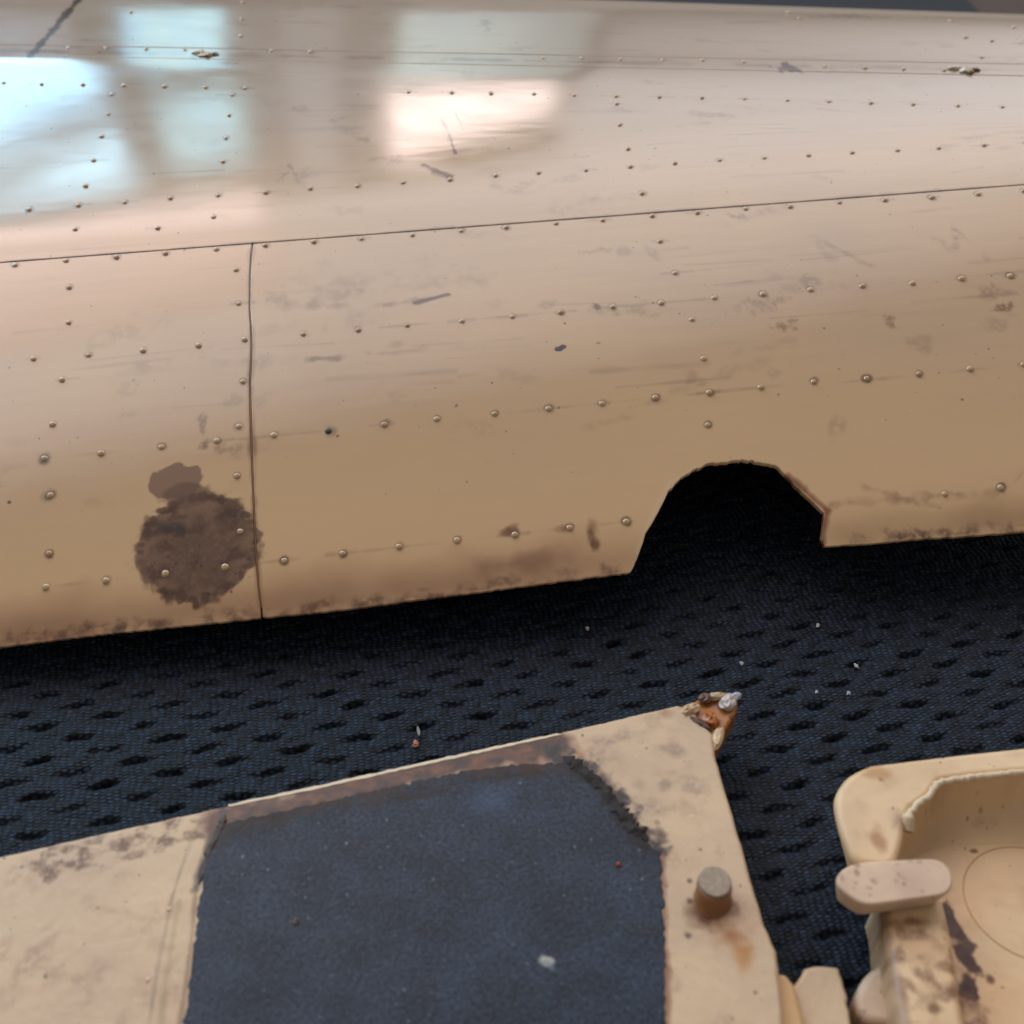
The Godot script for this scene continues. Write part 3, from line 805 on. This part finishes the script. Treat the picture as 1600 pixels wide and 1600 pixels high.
func tray_picture() -> Image:
	var im := mottled(Vector2i(264, 276), Vector2(22.0 / 264, 23.0 / 276), srgb(230, 200, 158), srgb(212, 178, 138), 0.16, 1.0, 61, 4)
	im.resize(704, 736, Image.INTERPOLATE_CUBIC)
	var p := Paint.new(im, tray_box.position, tray_box.size, noise)
	var g := RandomNumberGenerator.new()
	g.seed = 9
	for k in 60:
		p.dab(Vector2(g.randf_range(14, 26), g.randf_range(-34, -14)), Vector2(g.randf_range(0.3, 1.2), g.randf_range(0.3, 1.0)), srgb(164, 126, 96), g.randf_range(0.08, 0.3), 1.0, 0.5, 4.0, 0.0, 0.5)
	p.dab(Vector2(17.6, -31.0), Vector2(0.9, 0.5), srgb(176, 126, 72), 0.6, 1.0, 0.4, 4.0)
	p.dab(Vector2(18.0, -28.5), Vector2(0.8, 0.7), srgb(140, 108, 92), 0.7, 1.0, 0.4, 6.0)
	p.dab(Vector2(16.8, -27.4), Vector2(0.45, 1.0), srgb(150, 98, 58), 0.6, 1.0, 0.4, 5.0)
	p.dab(Vector2(18.2, -27.0), Vector2(0.4, 0.35), srgb(96, 66, 38), 0.8, 1.0, 0.4, 6.0)
	# old dark glue beside the stem
	for q in [[20.15, -25.5, 0.42, 0.8], [20.2, -24.6, 0.45, 0.7], [20.3, -23.6, 0.6, 0.8], [20.5, -22.9, 0.5, 0.6], [20.2, -22.2, 0.35, 0.7], [20.0, -21.6, 0.5, 0.5]]:
		p.dab(Vector2(q[0], q[1]), Vector2(q[2], q[3]), srgb(66, 38, 28), 0.92, 0.45, 0.45, 9.0)
	for q in [[19.6, -21.4, 0.9, 0.45], [18.9, -21.0, 0.9, 0.5], [18.2, -20.7, 0.7, 0.4], [19.3, -22.2, 0.7, 0.5], [17.6, -21.6, 0.6, 0.6]]:
		p.dab(Vector2(q[0], q[1]), Vector2(q[2], q[3]), srgb(110, 72, 50), 0.6, 1.0, 0.5, 8.0, 0.0, 0.4)
	for k in 46:
		p.dab(Vector2(g.randf_range(16.4, 20.2), g.randf_range(-24.3, -18.6)), Vector2(g.randf_range(0.2, 0.9), g.randf_range(0.15, 0.6)), [srgb(120, 82, 56), srgb(96, 62, 44), srgb(150, 108, 72)][k % 3], g.randf_range(0.2, 0.6), 1.0, 0.55, 7.0, 0.0, 0.5)
	p.dab(Vector2(17.8, -24.0), Vector2(1.6, 0.35), srgb(128, 92, 66), 0.7, 1.0, 0.45, 6.0)
	p.dab(Vector2(21.15, -22.3), Vector2(0.22, 0.3), srgb(104, 62, 38), 0.9, 0.8, 0.3, 8.0)
	p.dab(Vector2(22.4, -28.6), Vector2(0.25, 0.16), srgb(120, 70, 36), 0.8, 0.8, 0.3, 8.0)
	p.dab(Vector2(17.6, -20.2), Vector2(0.4, 0.3), srgb(110, 78, 52), 0.7, 1.0, 0.4, 8.0)
	p.stroke(v2([16.7, -25.0, 16.5, -23.4, 16.4, -22.0, 16.2, -19.0]), 0.3, srgb(134, 98, 78), 0.6, 1.0, 0.4, 5.0)
	p.specks(160, Vector2(14, -34), Vector2(26, -14), 0.03, 0.12, srgb(92, 64, 46), 0.7, g)
	return im

func make_tray() -> void:
	var o := thing("hollow_shell_part", "hollow cream plastic part with a rounded corner, torn inner lip and a pill shaped tab", "model part", Vector3(21, 0, -25))
	var m := plastic(tray_picture(), 0.4, mottled(Vector2i(256, 256), Vector2(0.086, 0.09), Color.BLACK, Color.WHITE, 1.0, 1.0, 71, 4), 0.002)
	var floor_shape := v2([18.4, -28.2, 17.7, -26.2, 17.2, -24.7, 16.9, -22.6, 16.6, -20.3, 15.6, -13.2, 34, -13.2, 34, -31.5, 21.0, -31.0])
	part("base", slab(rounded(floor_shape), 0.0, 1.2, 0.15, tray_box, 3), m, o)
	var shelf := v2([34, -33.7, 17.7, -31.65, 16.9, -31.3, 16.2, -30.9, 15.6, -30.2, 15.3, -29.6, 15.2, -28.9, 15.2, -28.0, 15.3, -27.2, 15.4, -26.5, 15.9, -26.1, 17.2, -26.0, 17.9, -27.2, 18.35, -28.3, 18.7, -29.0, 19.2, -29.3, 19.8, -29.7, 20.2, -30.2, 20.7, -30.6, 21.6, -30.75, 23.2, -30.95, 24.7, -31.1, 34, -31.8])
	part("corner_wall", slab(rounded(shelf, 1), 0.6, 4.15, 0.36, tray_box, 6, 0.0, 1.1), m, o)
	# the sheltered inner face that runs down in a hollow curve
	var top := PackedVector3Array()
	var foot := PackedVector3Array()
	var t := v2([18.1, -28.0, 18.4, -28.5, 18.75, -29.0, 19.2, -29.3, 19.8, -29.7, 20.2, -30.15, 20.7, -30.5, 21.6, -30.65, 23.2, -30.85, 24.7, -31.0, 34, -31.7])
	var f := v2([18.6, -27.6, 18.9, -27.9, 19.2, -28.2, 19.6, -28.4, 20.1, -28.6, 20.6, -28.8, 21.2, -28.9, 22.0, -28.95, 23.6, -29.0, 25.1, -29.0, 34, -29.0])
	for i in t.size():
		top.append(Vector3(t[i].x, 4.1, t[i].y))
		foot.append(Vector3(f[i].x, 1.21, f[i].y))
	var rows := []
	for k in 13:
		var a := k / 12.0
		var row := PackedVector3Array()
		for i in top.size():
			var p := top[i].lerp(foot[i], a)
			p.y = lerpf(4.1, 1.215, sin(a * PI / 2))
			p.x = lerpf(top[i].x, foot[i].x, 1.0 - cos(a * PI / 2))
			p.z = lerpf(top[i].z, foot[i].z, 1.0 - cos(a * PI / 2))
			row.append(p)
		rows.append(row)
	part("inner_wall", loft(rows, tray_box, Vector3(0, 0.3, 1)), m, o)
	# torn flash left standing on the lip
	var lip := PackedVector3Array()
	var fat := PackedFloat32Array()
	var seam := v2([18.45, -28.1, 18.5, -28.6, 18.8, -29.0, 19.2, -29.3, 19.8, -29.7, 20.2, -30.2, 20.7, -30.55, 21.6, -30.7, 23.2, -30.9, 24.7, -31.05, 34, -31.75])
	for i in seam.size() - 1:
		var steps := maxi(1, int(seam[i].distance_to(seam[i + 1]) / 0.16))
		for k in steps:
			var q := seam[i].lerp(seam[i + 1], float(k) / steps)
			var id := lip.size()
			q += Vector2(noise.get_noise_1d(id * 7.0), noise.get_noise_1d(id * 7.0 + 300.0)) * 0.12
			lip.append(Vector3(q.x, 4.14 + 0.16 * noise.get_noise_1d(id * 6.0 + 20.0) - (0.4 if id < 2 else 0.0), q.y))
			fat.append(0.17 * (1.0 + 0.45 * noise.get_noise_1d(id * 6.0 + 9.0)) + (0.12 if id < 4 else 0.0))
	var torn := part("torn_lip", tube(lip, fat, tray_box, 9), plain(srgb(214, 192, 160), 0.35), o)
	torn.set_meta("label", "ragged pale torn lip")
	var tab := part("tab", slab(rounded(v2([15.3, -26.05, 16.6, -26.15, 18.8, -26.3, 19.3, -26.15, 19.55, -25.75, 19.55, -25.2, 19.25, -24.7, 18.8, -24.45, 18.1, -24.35, 16.7, -24.15, 15.6, -24.0, 15.15, -24.1, 14.75, -24.4, 14.35, -24.85, 14.3, -25.2, 14.6, -25.65]), 2), 3.1, 4.5, 0.14, tray_box, 5, 0.0, 0.3), plastic(tab_picture(), 0.45), o)
	tab.set_meta("label", "pill shaped upright tab with a dusty pinkish top")
	part("stem", slab(rounded(v2([16.6, -25.6, 16.6, -24.5, 16.4, -23.4, 16.3, -22.3, 16.1, -20.9, 16.0, -19.3, 15.2, -13.2, 17.9, -13.2, 18.8, -19.8, 19.0, -21.4, 19.35, -23.4, 19.5, -25.6])), 0.0, 3.02, 0.45, tray_box, 5), m, o)
	part("lobe", slab(rounded(v2([16.9, -23.0, 16.3, -22.9, 15.7, -22.5, 15.2, -21.9, 14.9, -21.4, 14.9, -20.8, 15.2, -20.4, 15.8, -20.25, 16.7, -20.2, 17.4, -21.7]), 2), 0.0, 1.35, 0.4, tray_box, 5), plastic(tab_picture(), 0.5), o)
	var ring := PackedVector3Array()
	var thin := PackedFloat32Array()
	for k in 90:
		var a := TAU * k / 89.0
		ring.append(Vector3(24.3 + 3.1 * cos(a), 1.19, -25.9 + 2.9 * sin(a)))
		thin.append(0.045)
	part("ejector_mark", tube(ring, thin, tray_box, 6), plain(srgb(196, 156, 110), 0.4), o)

func tab_picture() -> Image:
	var im := mottled(Vector2i(264, 276), Vector2(22.0 / 264, 23.0 / 276), srgb(224, 196, 166), srgb(194, 164, 140), 0.45, 1.3, 91, 5)
	var p := Paint.new(im, tray_box.position, tray_box.size, noise)
	var g := RandomNumberGenerator.new()
	g.seed = 2
	p.specks(120, Vector2(14, -27), Vector2(20, -20), 0.08, 0.22, srgb(120, 92, 74), 0.6, g)
	return im

# ---------------------------------------------------------------- the knitted cloth
var weave_box := Rect2(-44, -67, 94, 60)
var weave_x := Vector2(3.3, -0.75).normalized()

func hole_at(c: Vector2) -> float:
	# how deep a point of the cloth lies in one of its staggered slots: 0 on the ribs, 1 in the middle of a slot
	var a := c.dot(weave_x)
	var b := c.dot(Vector2(-weave_x.y, weave_x.x)) + 82.0
	var row := int(floor(b / 1.15 + 0.5))
	a += 0.12 * sin(row * 2.3 + b) - (1.69 if row % 2 != 0 else 0.0)
	var dx := absf(fposmod(a, 3.38) - 1.69) / 1.2
	var dy := absf(b - row * 1.15 + 0.05 * sin(a * 3.0 + row)) / 0.2
	return 1.0 - smoothstep(0.1, 1.15, sqrt(dx * dx + dy * dy) + 0.2 * noise.get_noise_2d(c.x * 12.0, c.y * 12.0))

func weave_pictures() -> Array:
	# the single loops of the knit: colour and fine relief
	var w := 2048
	var h := 1306
	var chance := PackedFloat32Array()
	for i in 8192:
		chance.append(rng.randf())
	var tone := PackedByteArray()
	for i in 256:
		var k := pow(i / 255.0, 1.3) * 2.6
		var c := Color(0.0115 * k, 0.0205 * k, 0.0370 * k).linear_to_srgb()
		tone.append_array([int(c.r * 255.0 + 0.5), int(c.g * 255.0 + 0.5), int(c.b * 255.0 + 0.5)])
	var rgb := PackedByteArray()
	rgb.resize(w * h * 3)
	var rise := PackedByteArray()
	rise.resize(w * h)
	var ux := weave_x.x
	var uy := weave_x.y
	var k := 0
	for y in h:
		var cz := weave_box.position.y + weave_box.size.y * y / h
		for x in w:
			var cx := weave_box.position.x + weave_box.size.x * x / w
			var a := (cx * ux + cz * uy) / 0.36 + 500.0
			var b := (-cx * uy + cz * ux) / 0.2 + 700.0
			a += 0.16 * sin(b * 0.9)
			var ia := int(a)
			if ia & 1:
				b += 0.5
			b += 0.14 * sin(a * 0.37 + 1.0)
			var ib := int(b)
			var fa := (a - ia) * 2.0 - 1.0
			var fb := (b - ib) * 2.0 - 1.0
			var shape := (1.0 - fa * fa) * (1.0 - fb * fb)
			var r := chance[(ia * 73 + ib * 151) & 8191]
			var v := (0.1 + 0.72 * shape) * (0.35 + 0.95 * r)
			if r > 0.94:
				v += shape * shape * 0.5  # painted glint on the odd loop
			var t := mini(255, int(v * 255.0)) * 3
			rgb[k * 3] = tone[t]
			rgb[k * 3 + 1] = tone[t + 1]
			rgb[k * 3 + 2] = tone[t + 2]
			rise[k] = int(255.0 * shape * (0.6 + 0.4 * r))
			k += 1
	return [Image.create_from_data(w, h, false, Image.FORMAT_RGB8, rgb), Image.create_from_data(w, h, false, Image.FORMAT_L8, rise)]

func weave_mesh() -> ArrayMesh:
	var step := 0.135
	var w := int(weave_box.size.x / step)
	var h := int(weave_box.size.y / step)
	var high := PackedFloat32Array()
	for j in h:
		for i in w:
			var c := weave_box.position + Vector2(i, j) * step
			high.append(-0.12 - (0.34 + 0.3 * noise.get_noise_2d(c.x * 4.0, c.y * 4.0)) * hole_at(c) + 0.1 * noise.get_noise_2d(c.x * 9.0, c.y * 9.0) - (1.1 if i == 0 or j == 0 or i == w - 1 or j == h - 1 else 0.0))
	var v := PackedVector3Array()
	var n := PackedVector3Array()
	var uv := PackedVector2Array()
	var tri := PackedInt32Array()
	for j in h:
		for i in w:
			var k := j * w + i
			v.append(Vector3(weave_box.position.x + i * step, high[k], weave_box.position.y + j * step) * MM)
			var gx := high[k] - high[k - 1] if i > 0 else 0.0
			var gz := high[k] - high[k - w] if j > 0 else 0.0
			if i < w - 1 and i > 0:
				gx = (high[k + 1] - high[k - 1]) * 0.5
			if j < h - 1 and j > 0:
				gz = (high[k + w] - high[k - w]) * 0.5
			n.append(Vector3(-gx / step, 1.0, -gz / step).normalized())
			uv.append(Vector2(float(i) / w, float(j) / h))
			if i < w - 1 and j < h - 1:
				tri.append_array([k, k + 1, k + w, k + 1, k + w + 1, k + w])
	var arrays := []
	arrays.resize(Mesh.ARRAY_MAX)
	arrays[Mesh.ARRAY_VERTEX] = v
	arrays[Mesh.ARRAY_NORMAL] = n
	arrays[Mesh.ARRAY_TEX_UV] = uv
	arrays[Mesh.ARRAY_INDEX] = tri
	var m := ArrayMesh.new()
	m.add_surface_from_arrays(Mesh.PRIMITIVE_TRIANGLES, arrays)
	return m

func make_cloth() -> void:
	var table := MeshInstance3D.new()
	table.name = "tabletop"
	var tb := BoxMesh.new()
	tb.size = Vector3(1.4, 0.03, 1.0)
	table.mesh = tb
	var wood := mottled(Vector2i(256, 256), Vector2(0.1, 0.1), srgb(72, 50, 42), srgb(54, 38, 32), 0.6, 8.0, 15, 4)
	table.material_override = plastic(wood, 0.75)
	add_child(table, true)
	table.position = Vector3(0.1, -0.0186, -0.25)
	table.set_meta("kind", "structure")
	table.set_meta("label", "brown wooden tabletop beyond the black cloth")
	var o := Node3D.new()
	o.name = "ground_cloth"
	add_child(o, true)
	o.set_meta("kind", "structure")
	o.set_meta("label", "black knitted mesh cloth under the plastic parts")
	var under := plain(srgb(30, 36, 44), 0.9)
	part("backing", slab(v2([-130, 30, 64.8, 30, 64.8, -240, -130, -240]), -3.4, -1.1, 0.3, Rect2(0, 0, 1, 1), 2), under, o)
	var pictures := weave_pictures()
	var yarn := plastic(pictures[0], 0.6, pictures[1], 0.009)
	yarn.metallic_specular = 0.32
	var knit := part("knit", weave_mesh(), yarn, o)
	knit.set_meta("kind", "stuff")

func make_crumbs() -> void:
	var list := [
		["pale_fibre", "pale grey bit of fibre on the cloth just above the flat part", "fibre", -5.1, -36.6, 0.08, 0.07, 0.3, srgb(150, 152, 150), 0.2],
		["pink_crumb", "pinkish brown crumb on the cloth beside the pale fibre", "crumb", -5.2, -35.75, 0.17, 0.14, 0.2, srgb(190, 128, 108), 0.4],
		["dust_speck", "white dust speck on the cloth below the right lower edge of the shell", "dust speck", 18.3, -44.3, 0.15, 0.1, 0.1, srgb(190, 190, 184), 1.0],
		["dust_speck", "small white dust speck on the cloth highest over the torn lip", "dust speck", 19.9, -41.2, 0.16, 0.09, 0.1, srgb(180, 182, 178), 2.0],
		["dust_speck", "white dust speck on the cloth near the shell left of the cut-out", "dust speck", 4.5, -44.1, 0.1, 0.08, 0.13, srgb(176, 178, 180), 0.5],
		["dust_speck", "left one of two close white dust specks over the rounded corner part", "dust speck", 17.2, -39.3, 0.09, 0.07, 0.08, srgb(186, 188, 190), 1.4],
		["dust_speck", "right one of two close white dust specks over the rounded corner part", "dust speck", 19.0, -39.2, 0.11, 0.07, 0.1, srgb(170, 184, 205), 1.9],
		["dust_speck", "white dust speck on the cloth straight above the broken corner", "dust speck", 13.3, -41.4, 0.1, 0.07, 0.14, srgb(180, 180, 182), 0.2]]
	for c in list:
		var o := thing(c[0], c[1], c[2], Vector3(c[3], 0.02, c[4]), "dust and crumbs on the cloth")
		o.rotation.y = c[9]
		part(String(c[0]).split("_")[1] + "_body", lump(Vector3(c[5], c[6], c[7]), 0.45, float(c[9]) * 7.0, 6, 9, true), plain(c[8], 0.7), o, true)

# ---------------------------------------------------------------- the lighting window across the room with added glow, mirrored in the plastic
func window_point(w: float, h: float, back := 0.0) -> Vector3:
	var n := Vector3(-0.4226, 0, -0.9063)
	var r := Vector3(0.9063, 0, -0.4226)
	return Vector3(-0.01, 0.015, -0.08) + 1.3 * ((1.0 + back) * n + (w - 0.12 * (h - 0.7)) * r + Vector3(0, h, 0))

func make_window() -> void:
	var o := Node3D.new()
	o.name = "window"
	add_child(o, true)
	o.set_meta("kind", "structure")
	o.set_meta("label", "tall window with daylight and added glow panels, mirrored in the glossy shell")
	# [w0, w1, h0, h1, colour a, colour b, energy of the pane, share of the light]
	var lit_areas := [
		[-0.75, 0.0, 0.40, 0.845, Color(0.26, 0.62, 1.0), Color(0.66, 0.97, 1.0), 9.4, 1.0, 1.0],
		[0.042, 0.135, 0.26, 0.845, Color(0.26, 0.66, 1.0), Color(0.62, 0.92, 0.85), 4.8, 0.75, 1.2],
		[0.31, 0.53, 0.33, 0.70, Color(0.78, 1.0, 0.92), Color(0.45, 0.58, 0.66), 3.2, 0.6, 1.1, 0.4, 0.0],
		[0.31, 0.53, 0.73, 0.95, Color(1.0, 0.78, 0.72), Color(0.80, 0.66, 0.62), 11.0, 1.0, 1.0, 0.8, 0.07],
		[-0.9, 0.145, 0.90, 1.75, Color(1.0, 0.80, 0.78), Color(0.9, 0.74, 0.71), 5.8, 1.0, 0.5],
		[0.15, 1.9, 1.0, 4.6, Color(1.0, 0.93, 0.93), Color(0.9, 0.86, 0.88), 2.9, 1.0, 0.25],  # glowing area added above the window for the broad pale reflection
		[1.9, 4.4, 1.0, 4.6, Color(1.0, 0.93, 0.93), Color(0.9, 0.86, 0.88), 2.9, 1.0, 0.25],  # added glow, carried on to the right
		[-1.7, 0.145, 1.77, 4.6, Color(1.0, 0.92, 0.92), Color(0.88, 0.84, 0.86), 2.7, 1.0, 0.25],  # added glow over the left side, likewise no real pane
		[0.545, 2.4, 0.26, 1.0, Color(1.0, 0.95, 0.95), Color(0.88, 0.84, 0.86), 2.3, 0.0, 1.1],  # glowing area added right of the window to brighten the mirrored view
		[0.15, 0.19, 0.26, 1.0, Color(0.85, 0.85, 0.95), Color(0.85, 0.84, 0.9), 0.5, 0.4, 1.3],  # post and curtain strips from here on glow for their grey reflection
		[0.19, 0.25, 0.26, 1.0, Color(0.9, 0.92, 1.0), Color(0.85, 0.86, 0.93), 1.4, 0.3, 1.2],
		[0.25, 0.305, 0.26, 1.0, Color(0.85, 0.82, 0.88), Color(0.8, 0.78, 0.82), 0.4, 0.4, 1.3],
		[-0.75, 0.03, 0.08, 0.385, Color(0.7, 0.82, 1.0), Color(0.65, 0.75, 0.9), 0.6, 0.6, 1.2]]  # dim added glow below the left pane
	for k in lit_areas.size():
		var q: Array = lit_areas[k]
		var a := window_point(q[0], q[2])
		var b := window_point(q[1], q[2])
		var c := window_point(q[1], q[3] - (float(q[10]) if q.size() > 9 else 0.0))
		var d := window_point(q[0], q[3])
		var v := PackedVector3Array([a, b, c, d])
		for i in 4:
			v[i] = v[i] / MM
		var n := Vector3(0.4226, 0, 0.9063)
		var im := mottled(Vector2i(64, 64), Vector2(0.06, 0.06), Color(q[4]).linear_to_srgb(), Color(q[5]).linear_to_srgb(), 0.5, 1.0, 100 + k, 3)
		for y in 64:   # paler or dimmer towards the top of the pane, graded to soften its reflection
			for x in 64:
				var tone := im.get_pixel(x, y).srgb_to_linear() * lerpf(q[8], q[7], smoothstep(0.0, 1.0, y / 63.0 * (0.95 if float(q[3]) > 4.0 else 1.0))) * (lerpf(1.0, q[9], smoothstep(0.2, 1.0, x / 63.0)) if q.size() > 9 else 1.0)
				im.set_pixel(x, y, (tone / 1.25).linear_to_srgb())
		var m := StandardMaterial3D.new()
		m.albedo_color = Color(0.05, 0.05, 0.05)
		m.emission_enabled = true
		m.emission = Color.BLACK
		m.emission_texture = ImageTexture.create_from_image(im)
		m.emission_energy_multiplier = float(q[6]) * 1.25 * (0.75 if absf(float(q[8]) - float(q[7])) < 0.2 else 1.0)
		var p := part("window_and_added_glow", build(v, PackedVector3Array([n, n, n, n]), PackedVector2Array([Vector2(0, 1), Vector2(1, 1), Vector2(1, 0), Vector2(0, 0)]), PackedInt32Array([0, 1, 2, 0, 2, 3])), m, o)
		p.global_position = Vector3.ZERO
		if absf(float(q[8]) - float(q[7])) > 0.2:
			continue
		var l := AreaLight3D.new()
		l.name = "window_light"
		l.area_size = Vector2(a.distance_to(b), q[3] * 1.3 - q[2] * 1.3)
		l.light_energy = float(q[6]) * 0.25 * l.area_size.x * l.area_size.y / PI
		l.light_color = Color(q[4]).lerp(Color(q[5]), 0.5).linear_to_srgb()
		l.shadow_enabled = true
		l.area_range = 6.0
		o.add_child(l, true)
		l.global_transform = Transform3D(Basis.looking_at(n, Vector3.UP), (a + c) / 2.0 + n * 0.01)
	var frame := plain(srgb(96, 94, 96), 0.6)
	for q in [[-0.8, 0.30, 0.22, 0.28, 0.02], [0.0, 0.042, 0.28, 0.9, 0.0], [0.53, 0.545, 0.28, 0.97, 0.0], [-0.8, 0.145, 0.845, 0.9, 0.002], [0.31, 0.53, 0.70, 0.73, 0.002], [0.31, 0.53, 0.95, 1.0, 0.002]]:
		var front := PackedVector3Array()
		var back := PackedVector3Array()
		for e in [[0, 2], [1, 2], [1, 3], [0, 3], [0, 2]]:
			front.append(window_point(q[e[0]], q[e[1]], -0.02 - q[4]) / MM)
			back.append(window_point(q[e[0]], q[e[1]], 0.02) / MM)
		part("window_bar", loft([front, back]), frame, o)
		var face := loft([PackedVector3Array([front[0], front[1]]), PackedVector3Array([front[3], front[2]])], Rect2(0, 0, 1, 1), Vector3(0.4, 0, 0.9))
		part("window_bar_face", face, frame, o)
	# a glazing bar of the opened sash, standing slantwise before the left pane
	var s := [window_point(-0.45, 0.90, -0.03) / MM, window_point(0.15, 0.60, -0.03) / MM]
	part("window_bar", tube(PackedVector3Array([s[0], s[1]]), PackedFloat32Array([36, 36]), Rect2(0, 0, 1, 1), 8), frame, o)

func _ready() -> void:
	rng.seed = 20
	noise.seed = 3
	noise.frequency = 0.1
	noise.fractal_octaves = 3
	var cam := Camera3D.new()
	cam.name = "camera"
	add_child(cam)
	cam.fov = 50.0
	cam.near = 0.005
	cam.far = 20.0
	cam.position = Vector3(0, EYE_HEIGHT * MM, 0)
	cam.rotation_degrees = Vector3(-42, 0, 0)
	var attr := CameraAttributesPhysical.new()
	attr.frustum_focal_length = 5.5
	attr.exposure_aperture = 10.0
	attr.frustum_focus_distance = 0.068
	attr.frustum_near = 0.005
	attr.frustum_far = 20.0
	cam.attributes = attr
	cam.current = true
	cam.fov = 50.0
	var env := Environment.new()
	env.background_mode = Environment.BG_COLOR
	env.background_color = Color(0.25, 0.225, 0.205).linear_to_srgb()
	env.tonemap_mode = Environment.TONE_MAPPER_LINEAR
	env.tonemap_exposure = 0.95
	env.sdfgi_enabled = true
	env.ssao_enabled = true
	env.ssil_enabled = true
	var we := WorldEnvironment.new()
	we.name = "environment"
	we.environment = env
	add_child(we)
	make_window()
	make_cloth()
	make_shell()
	make_plate()
	make_tray()
	make_crumbs()
